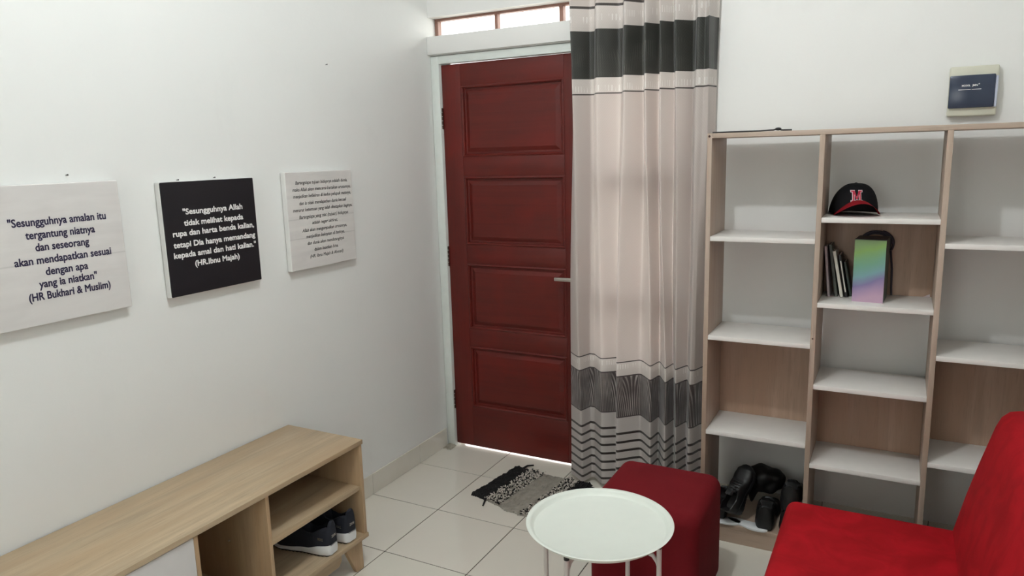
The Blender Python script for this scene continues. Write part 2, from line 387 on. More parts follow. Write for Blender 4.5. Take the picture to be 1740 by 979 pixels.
# window_1: transom above the door
T = structe('window_1', (0, .08, 2.22))
bm = bmesh.new()
bx(bm, .001, 1.36, .068, .10, 2.308, 2.3195); bx(bm, .001, 1.36, .068, .10, 2.2225, 2.229)
bx(bm, .001, .020, .068, .10, 2.229, 2.308)
bx(bm, 1.34, 1.36, .068, .10, 2.229, 2.308)
obj('window_frame', bm, M_TRANSF, T)
for a, b in ((.357, .374), (.709, .731), (1.05, 1.067)): obj('mullion', box(a, b, .068, .10, 2.229, 2.308, bev=.002), M_TRANSF, T)
for a, b in ((.020, .357), (.374, .709), (.731, 1.05), (1.067, 1.34)): obj('pane', box(a, b, .084, .087, 2.229, 2.308), M_GLASS, T)
# window_2: casement hidden by the curtain, its bars throw the shadows seen in the cloth
T = structe('window_2', (1.13, 0, .62))
bm = bmesh.new(); Y0, Y1 = -.045, .04
bx(bm, .908, .945, Y0, Y1, .62, 2.06); bx(bm, 1.322, 1.359, Y0, Y1, .62, 2.06); bx(bm, .945, 1.322, Y0, Y1, .62, .66); bx(bm, .945, 1.322, Y0, Y1, 2.02, 2.06)
obj('window_frame', bm, M_TRANSF, T)
bars = (.66, .905, .970, 1.455, 1.530, 2.02)
for a, b in ((.905, .970), (1.455, 1.530)): obj('transom_bar', box(.945, 1.322, Y0, Y1, a, b, bev=.002), M_TRANSF, T)
for c, e in zip(bars[::2], bars[1::2]):
    obj('mullion', box(1.116, 1.152, Y0, Y1, c, e, bev=.002), M_TRANSF, T)
    for a, b in ((.945, 1.116), (1.152, 1.322)): obj('pane', box(a, b, .010, .013, c, e), M_GLASS, T)
T = structe('window_3_added_fill', (1.4, YB - .06, .95))  # unseen window added behind the camera to bring daylight into the room
bm = bmesh.new(); Y0, Y1 = YB - .09, YB - .04
bx(bm, .95, 1.0, Y0, Y1, .95, 2.25); bx(bm, 1.80, 1.85, Y0, Y1, .95, 2.25); bx(bm, 1.0, 1.80, Y0, Y1, .95, 1.0); bx(bm, 1.0, 1.80, Y0, Y1, 2.2, 2.25)
obj('window_frame', bm, M_TRANSF, T); obj('mullion', box(1.38, 1.42, Y0, Y1, 1.0, 2.2), M_TRANSF, T)
for a, b in ((1.0, 1.38), (1.42, 1.80)): obj('pane', box(a, b, YB - .066, YB - .062, 1.0, 2.2), M_GLASS, T)

# ceiling lamp (above the frame; its shadows are in the picture)
L = thing('ceiling_lamp', 'round white bulb in a ceiling socket above the middle of the room', 'lamp', (LAMP_POS[0], LAMP_POS[1], ZC))
bm = bmesh.new(); lathe(bm, [(.055, ZC), (.055, ZC - .012), (.03, ZC - .02), (.022, ZC - .075)], LAMP_POS[0], LAMP_POS[1], 32); obj('socket', bm, M_WHITE, L, 40)
bm = bmesh.new(); ball(bm, LAMP_POS, .040, 3); obj('bulb', bm, M_BULB, L, 60)

# ================================================================== CANVASES
def canvas(nm, label, y0, y1, z0, z1, mat, ink, lines, bold, shear=0, hk=1., th=.028, tilt=0):
    t = thing(nm, label, 'wall art', (0, (y0 + y1) / 2, z0), 'square quote canvases on the left wall')
    bm = bmesh.new(); bx(bm, .003, th, y0, y1, z0, z1, bev=.003)
    for f in bm.faces: f.material_index = 0 if f.normal.x > .9 else 1
    obj('canvas', bm, [mat, M_CANE], t)
    obj('stretcher_frame', box(.0005, .0031, y0 + .008, y1 - .008, z0 + .008, z1 - .008), M_CABZ, t)
    bm = bmesh.new()
    for s, a, b, zb, hh in lines:
        for q in range(8 if bold else 1):
            tb = text_bm(s, shear=shear, width=b - a, height=hh); dy, dz = bold * math.cos(q * math.pi / 4), bold * math.sin(q * math.pi / 4)
            merge(bm, tb, Matrix(((0, 0, 1, th + .0004 + q * .00003), (1, 0, 0, a + dy), (0, 1, 0, zb + dz), (0, 0, 0, 1))))
    bmesh.ops.recalc_face_normals(bm, faces=bm.faces)
    obj('lettering', bm, ink, t)
c1 = [('"Sesungguhnya amalan itu', -2.150, -1.866, 1.460), ('tergantung niatnya', -2.108, -1.906, 1.423), ('dan seseorang', -2.086, -1.929, 1.387), ('akan mendapatkan sesuai', -2.148, -1.863, 1.350),
      ('dengan apa', -2.067, -1.942, 1.315), ('yang ia niatkan"', -2.090, -1.918, 1.281), ('(HR Bukhari & Muslim)', -2.123, -1.879, 1.246)]
canvas('quote_canvas', 'pale grey square canvas with large navy quote, leftmost of the three wall canvases', -2.215, -1.813, 1.172, 1.576, M_CAN1, M_INKD, [(*l, .0315) for l in c1], .0009)
c2 = [('"Sesungguhnya Allah', -1.588, -1.330, 1.449), ('tidak melihat kepada', -1.588, -1.331, 1.4105), ('rupa dan harta benda kalian,', -1.636, -1.283, 1.3765), ('tetapi Dia hanya memandang', -1.638, -1.281, 1.338),
      ('kepada amal dan hati kalian."', -1.641, -1.281, 1.3025), ('(HR.Ibnu Majah)', -1.560, -1.365, 1.2665)]
canvas('quote_canvas', 'black square canvas with bold white quote, middle of the three wall canvases', -1.668, -1.266, 1.170, 1.562, M_CANB, M_INKW, [(*l, .0275) for l in c2], .0010)
c3 = [('Barangsiapa tujuan hidupnya adalah dunia,', -1.048, -.732, 1.524), ('maka Allah akan mencerai-beraikan urusannya,', -1.067, -.713, 1.496), ('menjadikan kefakiran di kedua pelupuk matanya,', -1.066, -.714, 1.469),
      ('dan ia tidak mendapatkan dunia kecuali', -1.034, -.746, 1.440), ('menurut ketentuan yang telah ditetapkan baginya.', -1.073, -.710, 1.413), ('Barangsiapa yang niat (tujuan) hidupnya', -1.041, -.740, 1.3835),
      ('adalah negeri akhirat,', -.968, -.812, 1.356), ('Allah akan mengumpulkan urusannya,', -1.029, -.754, 1.3275), ('menjadikan kekayaan di hatinya,', -1.010, -.772, 1.301), ('dan dunia akan mendatanginya', -1.005, -.779, 1.2725),
      ('dalam keadaan hina.', -.967, -.819, 1.2435), ('(HR. Ibnu Majah & Ahmad)', -.995, -.788, 1.216)]
canvas('quote_canvas', 'off-white square canvas with small script verse, rightmost canvas nearest the door', -1.103, -.700, 1.172, 1.574, M_CAN3, M_INKB, [(*l, .0195) for l in c3], .0003, .25)
for (y, z), lb in (((-1.954, 1.597), 'small nail in the wall above the pale grey canvas'), ((-1.577, 1.566), 'nail head over the left half of the black canvas'), ((-1.424, 1.568), 'nail head over the right half of the black canvas'), ((-.786, 2.018), 'lone nail high on the wall above the script canvas')):
    bm = bmesh.new(); tube(bm, [(-.002, y, z), (.008, y, z + .001), (.009, y, z + .001)], [.0012, .0012, .0028], 8)
    tag(obj('nail', bm, M_NAIL, smooth=40, loc=(0, y, z)), lb, 'nail', 'nails in the left wall')

# ================================================================== LOW CABINET
C = thing('low_cabinet', 'long low light-oak media cabinet with open cubbies against the left wall', 'cabinet', (.2, -1.765, 0))
CX0, CX1 = .012, .396
obj('top_panel', box(.010, .401, -2.350, -1.180, .524, .542, bev=.0012), M_CABY, C, 30)
obj('bottom_panel', box(CX0, .401, -2.350, -1.180, .133, .150, bev=.0012), M_CABY, C, 30)
for a, b in ((-1.198, -1.183), (-2.347, -2.332)): obj('side_panel', box(CX0, CX1, a, b, .150, .524, bev=.001), M_CABZ, C, 30)
for a, b in ((-1.676, -1.661), (-1.958, -1.943)): obj('divider', box(CX0 + .01, CX1 - .002, a, b, .150, .524, bev=.001), M_CABZ, C, 30)
obj('shelf', box(CX0 + .01, .388, -1.661, -1.198, .336, .351, bev=.001), M_CABY, C, 30)
obj('back_panel', box(CX0, CX0 + .008, -2.332, -1.198, .150, .524), M_CABY, C)
d = obj('door', box(.380, .396, -2.330, -1.960, .153, .520, bev=.001), M_DOORW, C, 30)
bm = bmesh.new(); tube(bm, [(.2, -1.6765, .32), (.2, -1.682, .32)], .003, 8); obj('shelf_peg', bm, M_STEEL, C, 40)
for xa in (.050, .345):
    bm = bmesh.new(); prism(bm, [(-2.225, .133), (-2.225, .078), (-2.205, .060), (-1.318, .060), (-1.300, .078), (-1.300, .133)], 'X', xa, xa + .015, .001, 1); obj('apron', bm, M_CABY, C, 40)
    for sgn in (1, -1):
        P = [(-1.302, .133), (-1.240, .0), (-1.197, .0), (-1.200, .133)]
        if sgn < 0: P = [(-3.53 - y, z) for y, z in P]
        bm = bmesh.new(); prism(bm, P, 'X', xa + .008 + (0 if xa < .2 else 0) + .009, xa + .035, .0012, 1); obj('leg', bm, M_CABZ, C, 40)

# ================================================================== SHOES
def lerp(tab, t):
    for (a, va), (b, vb) in zip(tab, tab[1:]):
        if t <= b: k = (t - a) / (b - a); k = k * k * (3 - 2 * k); return va + (vb - va) * k
    return tab[-1][1]
def make_shoe(name, label, group, upper_m, sole_m, out_m, L=.275, hs=1., tags=None, cat='shoe', low=False):
    t = thing(name, label, cat, (0, 0, 0), group)
    wt = [(0, .020), (.04, .031), (.15, .036), (.4, .034), (.6, .042), (.75, .046), (.88, .040), (.96, .026), (1, .008)]
    sh = [(0, .046), (.12, .044), (.35, .028), (.7, .022), (1, .030)]
    ht = [(0, .062), (.06, .070), (.25, .056), (.42, .066), (.55, .056), (.72, .036), (.88, .026), (1, .004)]
    if low: ht = [(a, b * .8) for a, b in ht]
    side = lambda tt: .004 * math.sin(tt * math.pi)
    ts = [i / 36 for i in range(37)]
    def ring(bm, tt, k, za, zb):
        w = lerp(wt, tt) * k; return w
    bm = bmesh.new(); rings = []          # midsole
    for tt in ts:
        w = lerp(wt, tt); x = tt * L; z1 = lerp(sh, tt); zt = .006 + .012 * max(0, (tt - .75) / .25) ** 2
        pts = [(-w * .92, zt), (-w * 1.08, zt + (z1 - zt) * .35), (-w * 1.02, z1), (w * 1.02, z1), (w * 1.08, zt + (z1 - zt) * .35), (w * .92, zt)]
        rings.append([bm.verts.new((x, y + side(tt), z)) for y, z in pts])
    loft(bm, rings); obj('sole', bm, sole_m, t, 45)
    bm = bmesh.new(); rings = []          # tread
    for tt in ts[1:-1]:
        w = lerp(wt, tt) * .9; x = tt * L; zt = .006 + .012 * max(0, (tt - .75) / .25) ** 2
        g = .002 if int(tt * 36) % 2 else 0
        rings.append([bm.verts.new((x, y + side(tt), z)) for y, z in ((-w, zt - .006 + g), (-w, zt), (w, zt), (w, zt - .006 + g))])
    loft(bm, rings); obj('tread', bm, out_m, t)
    bm = bmesh.new(); rings = []; nn = 20
    for tt in ts:
        w = lerp(wt, tt); x = tt * L; z1 = lerp(sh, tt) - .004; hh = lerp(ht, tt) * hs; rg = []
        op = max(0, min(1, (tt - .03) / .04)) * max(0, min(1, (.43 - tt) / .05))
        for k in range(nn + 1):
            th = math.pi * k / nn; cy = math.cos(th); sz = math.sin(th)
            y = w * .99 * (1 if cy > 0 else -1) * abs(cy) ** .75; z = z1 + hh * sz ** .62
            if op > 0 and abs(cy) < .72: z = z - op * (z - z1 - .012) * min(1, (.72 - abs(cy)) / .12); y *= .95
            rg.append(bm.verts.new((x, y + side(tt), z)))
        rings.append(rg)
    loft(bm, rings, cap=False, closed=False)
    bm.faces.new(rings[0]); bm.faces.new(rings[-1]); up_ = obj('upper', bm, upper_m, t, 50)
    bm = bmesh.new()                       # tongue
    rings = []
    for k in range(8):
        a = k / 7; x = L * (.33 + .20 * a); z = lerp(sh, .4) + (lerp(ht, .42 + .12 * a) * hs) + .010 * (1 - a) - .001
        rings.append([bm.verts.new((x, yy + side(.4), zz + z)) for yy, zz in ((-.018, -.006), (-.012, .003), (.012, .003), (.018, -.006), (.0, -.008))])
    loft(bm, rings); obj('tongue', bm, upper_m, t, 50)
    bm = bmesh.new()
    for k in range(5):
        tt = .42 + .05 * k; z = lerp(sh, tt) + lerp(ht, tt) * hs; w = lerp(wt, tt)
        tube(bm, [(tt * L, -w * .55, z - .008), (tt * L + .003, -w * .25, z + .003), (tt * L + .003, w * .25, z + .003), (tt * L, w * .55, z - .008)], .0022, 6)
    obj('laces', bm, upper_m, t, 50)
    if tags:
        for sx in (1, -1):
            bm = bmesh.new(); tb = text_bm(tags, bold=.03, width=.024, height=.014)
            if sx > 0: Mx = Matrix(((1, 0, 0, .020), (0, 0, 1, .0385), (0, 1, 0, .068), (0, 0, 0, 1)))   # left side of heel
            else: Mx = Matrix(((0, -.0, -1, -.0010), (-1, 0, 0, .012), (0, 1, 0, .072), (0, 0, 0, 1)))
            for v in tb.verts: pass
            merge(bm, tb, Mx); obj('heel_tag', bm, M_STEEL, t)
    return t
def place(o, x, y, z, rz=0, rx=0, ry=0):
    o.rotation_mode = 'XYZ'; o.location = (x, y, z); o.rotation_euler = (rx, ry, rz); return o
def copy_tree(o, parent=None):
    c = o.copy(); COL.objects.link(c)
    if parent: c.parent = parent
    for ch in list(o.children): copy_tree(ch, c)
    return c
s1 = make_shoe('sneaker', 'dark navy running shoe with white sole in the cabinet cubby, nearer its middle divider', 'pair of running shoes in the cabinet cubby', M_NAVY, M_SOLE, M_OUTS, L=.29, hs=1.45, tags='ZOOM')
place(s1, .388, -1.366, .150, math.pi + .10)
s2 = copy_tree(s1); s2['label'] = 'dark navy running shoe with white sole against the cabinet end panel'
place(s2, .392, -1.266, .150, math.pi - .04)

# ================================================================== BOOKSHELF
B = thing('bookshelf', 'wide three-column oak bookshelf with white shelves against the front wall', 'bookshelf', (2.138, -.255, 0))
YF, YK = -.390, -.123; X = [1.530, 1.932, 2.328, 2.728]; TH = .018
obj('side_panel', box(X[0], X[0] + TH, YF, YK, 0, 1.679, bev=.001), M_SHZ, B, 30)
obj('side_panel', box(X[3], X[3] + TH, YF, YK, 0, 1.679, bev=.001), M_SHZ, B, 30)
for k in (1, 2): obj('divider', box(X[k], X[k] + TH, YF, YK, 0, 1.661, bev=.001), M_SHZ, B, 30)
obj('top_panel', box(X[0] + TH, X[3], YF, YK, 1.661, 1.679, bev=.001), M_SHX, B, 30)
rows = [[1.282, .882, .481], [1.362, 1.044, .725, .405], [1.280, .881, .481]]
for c in range(3):
    for z in rows[c]: obj('shelf', box(X[c] + TH, X[c + 1], YF + .001, YK, z - TH, z, bev=.001), M_WHITE, B, 30)
    obj('bottom_shelf', box(X[c] + TH, X[c + 1], YF, YK, .062, .080, bev=.001), M_SHX, B, 30)
    obj('plinth', box(X[c] + TH, X[c + 1], YF + .001, YF + .016, 0, .062), M_SHX, B)
for c, a, b in ((0, .481, .864), (1, 1.044, 1.344), (1, .405, .707), (2, .481, .863)):
    obj('back_panel', box(X[c] + TH, X[c + 1], YK - .012, YK - .002, a, b), M_SHB, B)
bm = bmesh.new(); tube(bm, [(1.538, YF + .0002, 1.668), (1.538, YF - .0012, 1.668)], .0045, 10); obj('cam_fitting', bm, M_HINGE, B, 40)
bm = bmesh.new(); tube(bm, [(1.940, YF + .0002, .905), (1.940, YF - .0012, .905)], .003, 10)
obj('cam_fitting', bm, M_HINGE, B, 40)

# things on the shelves ------------------------------------------------
# cap
K = thing('baseball_cap', 'black baseball cap with red brim and red letter M on the middle column shelf', 'cap', (2.050, -.226, 1.362), rz=R(13))
RX, RF, RB, RZ = .080, .082, .122, .112
def crown(phi, th, k=1.0):
    s = math.sin(phi); c = math.cos(phi)                   # phi 0 = +x, -90deg = front
    ry = RF if s < 0 else RB; rr = math.cos(th) ** (.72 if s < 0 else .86)
    z = RZ * math.sin(th) ** .95
    if s > 0: z -= .0
    return Vector((RX * c * rr * k, ry * s * rr * k, .006 + z * k))
bm = bmesh.new(); n = 48; rings = []
for j in range(15):
    th = (math.pi / 2) * j / 14 * .985
    rg = []
    for i in range(n):
        p = crown(2 * math.pi * i / n, th); ph = 2 * math.pi * i / n
        if math.sin(ph) < 0: p.z += .016 * (1 - j / 14) ** 3 * (-math.sin(ph)) ** 2
        else: p.z -= .004 * (1 - j / 14) * math.sin(ph); p.y += .014 * (1 - j / 14) ** 2 * math.sin(ph); p.x -= .026 * (1 - j / 14) ** 2 * math.sin(ph)
        seam = abs(math.sin(3 * ph)); p *= (1 - .012 * (1 - min(1, seam * 5)))
        rg.append(bm.verts.new(p))
    rings.append(rg)
loft(bm, rings, cap=False); bm.faces.new(rings[-1])
bmesh.ops.solidify(bm, geom=bm.faces, thickness=.002)
obj('crown', bm, M_BLACKF, K, 70, local=True)
bm = bmesh.new(); ball(bm, (0, 0, .116), (.007, .007, .004), 2); obj('button', bm, M_BLACKF, K, 60, local=True)
bm = bmesh.new(); rows_ = []
for j in range(9):
    v = j / 8; rg = []
    for i in range(33):
        u = -1 + 2 * i / 32; base = RF * .97 * math.sqrt(max(0, 1 - (u * .96) ** 2))
        y = -base - v * .068 * (1 - .55 * abs(u) ** 2.4); z = .056 * (1 - abs(u) ** 2.0) + .003 - v * .009 * (1 - u * u) + (0 if abs(u) < .9 else 0)
        x = u * (.077 + .002 * v)
        rg.append(bm.verts.new((x, y, max(.0015, z))))
    rows_.append(rg)
loft(bm, rows_, cap=False, closed=False); bmesh.ops.solidify(bm, geom=bm.faces, thickness=.0035)
obj('brim', bm, M_REDC, K, 60, local=True)
# letter M on the crown front
strokes = [((-.38, -.5), (-.24, -.5), (-.24, .5), (-.38, .5)), ((.24, -.5), (.38, -.5), (.38, .5), (.24, .5)),
           ((-.36, .5), (-.18, .5), (.06, -.30), (-.06, -.30)), ((.18, .5), (.36, .5), (.06, -.30), (-.06, -.30)),
           ((-.52, .40), (-.20, .40), (-.20, .52), (-.52, .52)), ((.20, .40), (.52, .40), (.52, .52), (.20, .52)),
           ((-.52, -.52), (-.13, -.52), (-.13, -.40), (-.52, -.40)), ((.13, -.52), (.52, -.52), (.52, -.40), (.13, -.40))]
def on_crown(u, v, off):
    x = .022 * u * 1.62 - .008; z = .073 + .039 * v
    c = (z - .006) / RZ; th = math.asin(max(0, min(.999, c)) ** (1 / .95)); rr = math.cos(th) ** .72
    xx = x / (RX * rr); y = -RF * rr * math.sqrt(max(0, 1 - xx * xx)); return Vector((x, y - off, z))
def emblem(grow, off):
    bm = bmesh.new()
    for q in strokes:
        cx = sum(p[0] for p in q) / 4; cy = sum(p[1] for p in q) / 4
        Q = [(p[0] + grow * (1 if p[0] > cx else -1), p[1] + grow * (1 if p[1] > cy else -1)) for p in q]
        nu, nv = 5, 7; g = [[None] * (nu + 1) for _ in range(nv + 1)]
        for a in range(nv + 1):
            for b in range(nu + 1):
                s, t = b / nu, a / nv
                P = [(1 - s) * (1 - t) * Q[0][k] + s * (1 - t) * Q[1][k] + s * t * Q[2][k] + (1 - s) * t * Q[3][k] for k in (0, 1)]
                g[a][b] = bm.verts.new(on_crown(P[0], P[1], off))
        for a in range(nv):
            for b in range(nu): bm.faces.new((g[a][b], g[a][b + 1], g[a + 1][b + 1], g[a + 1][b]))
    return bm
obj('emblem_outline', emblem(.045, .0022), M_WHITEC, K, 60, local=True); obj('emblem', emblem(-.005, .0034), M_CAPRED, K, 60, local=True)

# books leaning to the left
def book(label, xb, xt, z, h, th, cover, page, y0=-.250, dep=.105, spine=None):
    lean = math.atan2(xb - xt, h); g = 'thin books leaning in the middle column'
    t = thing('book', label, 'book', (xb, y0, z), g); t.rotation_euler = (0, -lean, 0)
    c = .0014
    bm = bmesh.new(); bx(bm, 0, c, 0, dep, 0, h); bx(bm, th - c, th, 0, dep, 0, h); bx(bm, 0, th, 0, c, 0, h); obj('cover', bm, cover, t, local=True)
    obj('pages', box(c, th - c, c, dep - .003, .003, h - .003), page, t, local=True)
    if spine: obj('spine_label', box(th * .3, th * .7, -.0006, 0, h * .12, h * .86), spine, t, local=True)
M_PG = plain('paper_pages', (205, 200, 190), .8, vary=.15, scale=80); M_GREYP = plain('grey_green_card', (84, 88, 82), .5, vary=.2); M_PINK = plain('pale_pink_grey_card', (176, 160, 164), .5, vary=.12)
M_OFFW = plain('off_white_card', (216, 211, 198), .5, vary=.1); M_DKG = plain('dark_green_card', (48, 62, 54), .45, vary=.2); M_BKC = plain('black_card', (24, 22, 22), .4)
book('thin book with a pale pinkish spine, leftmost on the middle shelf', 1.972, 1.9525, 1.0445, .196, .0105, M_PINK, M_PG)
book('thin grey-green book between the pinkish and the white spines', 1.998, 1.9675, 1.0447, .202, .0115, M_GREYP, M_PG, y0=-.240)
book('thin book with an off-white spine, third from the left', 2.0175, 1.9825, 1.045, .180, .0125, M_OFFW, M_PG, y0=-.255)
book('thin black book with a pale spine line, right of the white spine', 2.0345, 2.003, 1.0452, .165, .0105, M_BKC, M_PG, y0=-.250, spine=M_OFFW)
book('dark green booklet nearest the iridescent box', 2.049, 2.0215, 1.0455, .135, .0095, M_DKG, M_PG, y0=-.225, dep=.09)

# gift box
G = thing('gift_box', 'upright iridescent green to lilac box on the middle column shelf', 'box', (2.062, -.311, 1.044), rz=R(-4.5))
bm = bmesh.new(); bx(bm, 0, .105, 0, .002, 0, .232); obj('front_face', bm, M_IRI, G, local=True, label='glossy green, blue and lilac gradient front')
bm = bmesh.new(); bx(bm, 0, .105, .002, .125, 0, .2315, bev=.001, seg=1); obj('body', bm, M_TEAL, G, local=True, label='dark teal sides')
obj('lid', box(-.0005, .1055, .001, .126, .2315, .2345), M_BLACKP, G, local=True, label='black top')
# coiled cable behind the box
bm = bmesh.new(); pts = []
for k in range(150):
    a = k / 149 * 2 * math.pi * 3.2; r = .052 + .006 * math.sin(a * .7) + .003 * k / 149
    pts.append((2.130 + r * 1.0 * math.cos(a), -.155 - .006 * math.sin(a * .31) + .004 * (k / 149), 1.2450 + r * .82 * math.sin(a)))
tube(bm, pts, .0042, 8); tube(bm, [(2.180, -.158, 1.22), (2.188, -.158, 1.15), (2.190, -.162, 1.08), (2.192, -.166, 1.0485)], .004, 8)
tag(obj('cable_coil', bm, M_PURP, smooth=60, loc=(2.19, -.16, 1.044)), 'dark purple coiled cable standing behind the iridescent box', 'cable')
# cord on top
bm = bmesh.new(); pts = [(1.545, -.372, 1.682), (1.60, -.366, 1.6822), (1.66, -.352, 1.6825), (1.72, -.350, 1.6825), (1.765, -.349, 1.684), (1.780, -.348, 1.687), (1.795, -.348, 1.683), (1.83, -.344, 1.682)]
tube(bm, pts, .0028, 8); ball(bm, (1.782, -.348, 1.687), (.012, .008, .006), 2)
tag(obj('cord', bm, M_BLACKP, smooth=50, loc=(1.69, -.35, 1.679)), 'thin dark cord with a knot lying on top of the bookshelf', 'cord')
# small white triangle at the foot of the back panel
bm = bmesh.new(); prism(bm, [(2.300, 1.0445), (2.322, 1.0445), (2.322, 1.056)], 'Y', -.1395, -.1385); tag(obj('white_triangle', bm, M_WHITEC, loc=(2.31, -.139, 1.044)), 'small white triangle in the right back corner of the book cubby', 'paper')

# dark shoes heaped on the bottom shelf
g = 'dark shoes heaped at the foot of the bookshelf'
k1 = make_shoe('shoe', 'black shoe at the left of the heap, half hidden by the pouf', g, M_BLACKL, M_BLACKP, M_BLACKP, L=.25)
place(k1, 1.600, -.378, .0895, R(90), 0, 0)
k2 = copy_tree(k1); k2['label'] = 'black shoe propped upright with its tip pointing up'; place(k2, 1.672, -.350, .112, R(64), 0, R(-63)); k2.scale = (.84, .95, .95)
k3 = copy_tree(k1); k3['label'] = 'rounded black shoe in front of the heap, beside the white slipper'; place(k3, 1.790, -.386, .081, R(92), 0, 0)
k5 = copy_tree(k1); k5['label'] = 'black shoe on the bottom shelf between the heap and the red sofa'; place(k5, 1.882, -.386, .081, R(89), 0, 0)
k4 = copy_tree(k1); k4['label'] = 'black shoe stacked on another at the right, against the bookshelf divider'; place(k4, 1.880, -.372, .178, R(90), 0, R(4))
# crumpled black bag behind them
bm = bmesh.new(); BC = Vector((1.768, -.192, .225))
ball(bm, BC, (.080, .062, .062), 4)
for v in bm.verts:
    p = v.co; dd = noise.noise(p * 22) * .014 + noise.noise(p * 9) * .016; v.co = p + (p - BC).normalized() * dd * 1.1; v.co.z = max(v.co.z, .176)
    if v.co.x < 1.738 and v.co.z < BC.z: v.co.z = BC.z - (BC.z - v.co.z) * (1 + 1.6 * min(1, (1.738 - v.co.x) / .03))
tag(obj('bag', bm, M_BLACKL, smooth=60, loc=(1.768, -.192, .10)), 'crumpled shiny black bag lying on the heaped shoes', 'bag')
def slipper(label, x, y, rz, z=.0805):
    bm = bmesh.new(); o_ = []; L = .17
    for k in range(40):
        a = 2 * math.pi * k / 40; c, s = math.cos(a), math.sin(a)
        w = .031 - .007 * math.exp(-((c + .15) / .35) ** 2) + .004 * c
        o_.append((L / 2 * c, w * s))
    prism(bm, o_, 'Z', 0, .009, .002, 2)
    t = obj('slipper', bm, M_SOLE, smooth=40); t.location = (x, y, z); t.rotation_euler[2] = rz
    return tag(t, label, 'slipper', 'thin white slipper soles under the black shoes')
slipper('thin white slipper sole jutting over the plinth, under the black shoes', 1.722, -.366, R(-14), .0803)
slipper('thin white slipper sole beside the pouf, further left', 1.612, -.372, R(4), .0803)

# distribution box on the wall
Q = thing('breaker_box', 'cream breaker box with a dark blue cover on the wall above the shelf', 'electrical box', (2.41, WY2, 1.71))
obj('housing', box(2.332, 2.484, WY2 - .032, WY2, 1.712, 1.888, bev=.006, seg=3), M_CREAM, Q, 40)
obj('cover', box(2.333, 2.474, WY2 - .046, WY2 - .030, 1.741, 1.856, bev=.004, seg=2), M_NAVYP, Q, 40)
obj('cover_edge', box(2.4735, 2.4825, WY2 - .042, WY2 - .031, 1.741, 1.850, bev=.002, seg=1), M_LAV, Q, 40)
bm = bmesh.new()
for s, x, z, w, h in (('MCOOL', 2.372, 1.8165, .026, .0085), ('JMN', 2.4035, 1.8165, .017, .0085)):
    merge(bm, text_bm(s, bold=.03, width=w, height=h), Matrix(((1, 0, 0, x), (0, 0, -1, WY2 - .0466), (0, 1, 0, z), (0, 0, 0, 1))))
merge(bm, text_bm('+', bold=.02, width=.005, height=.010), Matrix(((1, 0, 0, 2.422), (0, 0, -1, WY2 - .0466), (0, 1, 0, 1.820), (0, 0, 0, 1))))
for a, b in ((2.362, 2.400), (2.4025, 2.432)): bx(bm, a, b, WY2 - .0466, WY2 - .0459, 1.8045, 1.8063)
obj('lettering', bm, M_INKW, Q)

# ================================================================== CURTAIN
CU = thing('curtain', 'long greige curtain with dark green and black striped bands beside the red door', 'curtain', (1.16, -.11, 0))
bm = bmesh.new(); uvl = bm.loops.layers.uv.new('UVMap')
TOPP = [(.840, -.085), (.866, -.150), (.940, -.078), (.983, -.148), (1.070, -.080), (1.113, -.168), (1.177, -.086), (1.213, -.168), (1.250, -.094), (1.275, -.172),
        (1.316, -.112), (1.340, -.150), (1.397, -.090), (1.423, -.152), (1.450, -.143), (1.473, -.160), (1.487, -.112), (1.497, -.092)]
BOTP = [(.812, -.095), (.893, -.155), (.923, -.078), (.994, -.140), (1.055, -.105), (1.083, -.185), (1.173, -.103), (1.248, -.177), (1.262, -.090), (1.316, -.186),
        (1.330, -.095), (1.368, -.186), (1.396, -.108), (1.422, -.172), (1.437, -.165), (1.452, -.108), (1.463, -.095), (1.472, -.092)]
nf = len(TOPP) - 1; per = 12; nz = 120; verts = []; Z0, Z1 = .022, 2.50
def cr(P, s):
    k = min(nf - 1, int(s)); f = s - k; q = [P[max(0, min(nf, k + o))] for o in (-1, 0, 1, 2)]
    return [(2 * f ** 3 - 3 * f * f + 1) * q[1][c] + (f ** 3 - 2 * f * f + f) * .30 * (q[2][c] - q[0][c]) + (3 * f * f - 2 * f ** 3) * q[2][c] + (f ** 3 - f * f) * .30 * (q[3][c] - q[1][c]) for c in (0, 1)]
def curt(s_, z):
    t = max(0, min(1.15, (z - .30) / 1.7)); tt = t if t > 1 else t * t * (3 - 2 * t)
    a = cr(TOPP, s_); b = cr(BOTP, s_)
    x = b[0] * (1 - tt) + a[0] * tt; y = b[1] * (1 - tt) + a[1] * tt
    y += .0035 * math.sin(s_ * 2.7 + z * 3.3); x += .003 * math.sin(z * 4.2 + s_ * 1.3)
    return Vector((x, min(y, -.086), z))
cols = nf * per
arc = [0]
for i in range(cols): arc.append(arc[-1] + (curt((i + 1) / per, 1.2) - curt(i / per, 1.2)).length)
for j in range(nz + 1):
    z = Z0 + (Z1 - Z0) * j / nz; verts.append([bm.verts.new(curt(i / per, z)) for i in range(cols + 1)])
for j in range(nz):
    for i in range(cols):
        f = bm.faces.new((verts[j][i], verts[j][i + 1], verts[j + 1][i + 1], verts[j + 1][i]))
        for lp, (a, b) in zip(f.loops, ((i, j), (i + 1, j), (i + 1, j + 1), (i, j + 1))): lp[uvl].uv = (arc[a], Z0 + (Z1 - Z0) * b / nz)
obj('cloth', bm, M_CURT, CU, 180)
RD = thing('curtain_rod', 'slim metal curtain rod fixed above the transom', 'curtain rod', (1.15, -.10, 2.5))
bm = bmesh.new(); tube(bm, [(.70, -.105, 2.515), (1.62, -.105, 2.515)], .011, 14); ball(bm, (.69, -.105, 2.515), .02); ball(bm, (1.63, -.105, 2.515), .02); obj('rod', bm, M_STEEL, RD, 50)
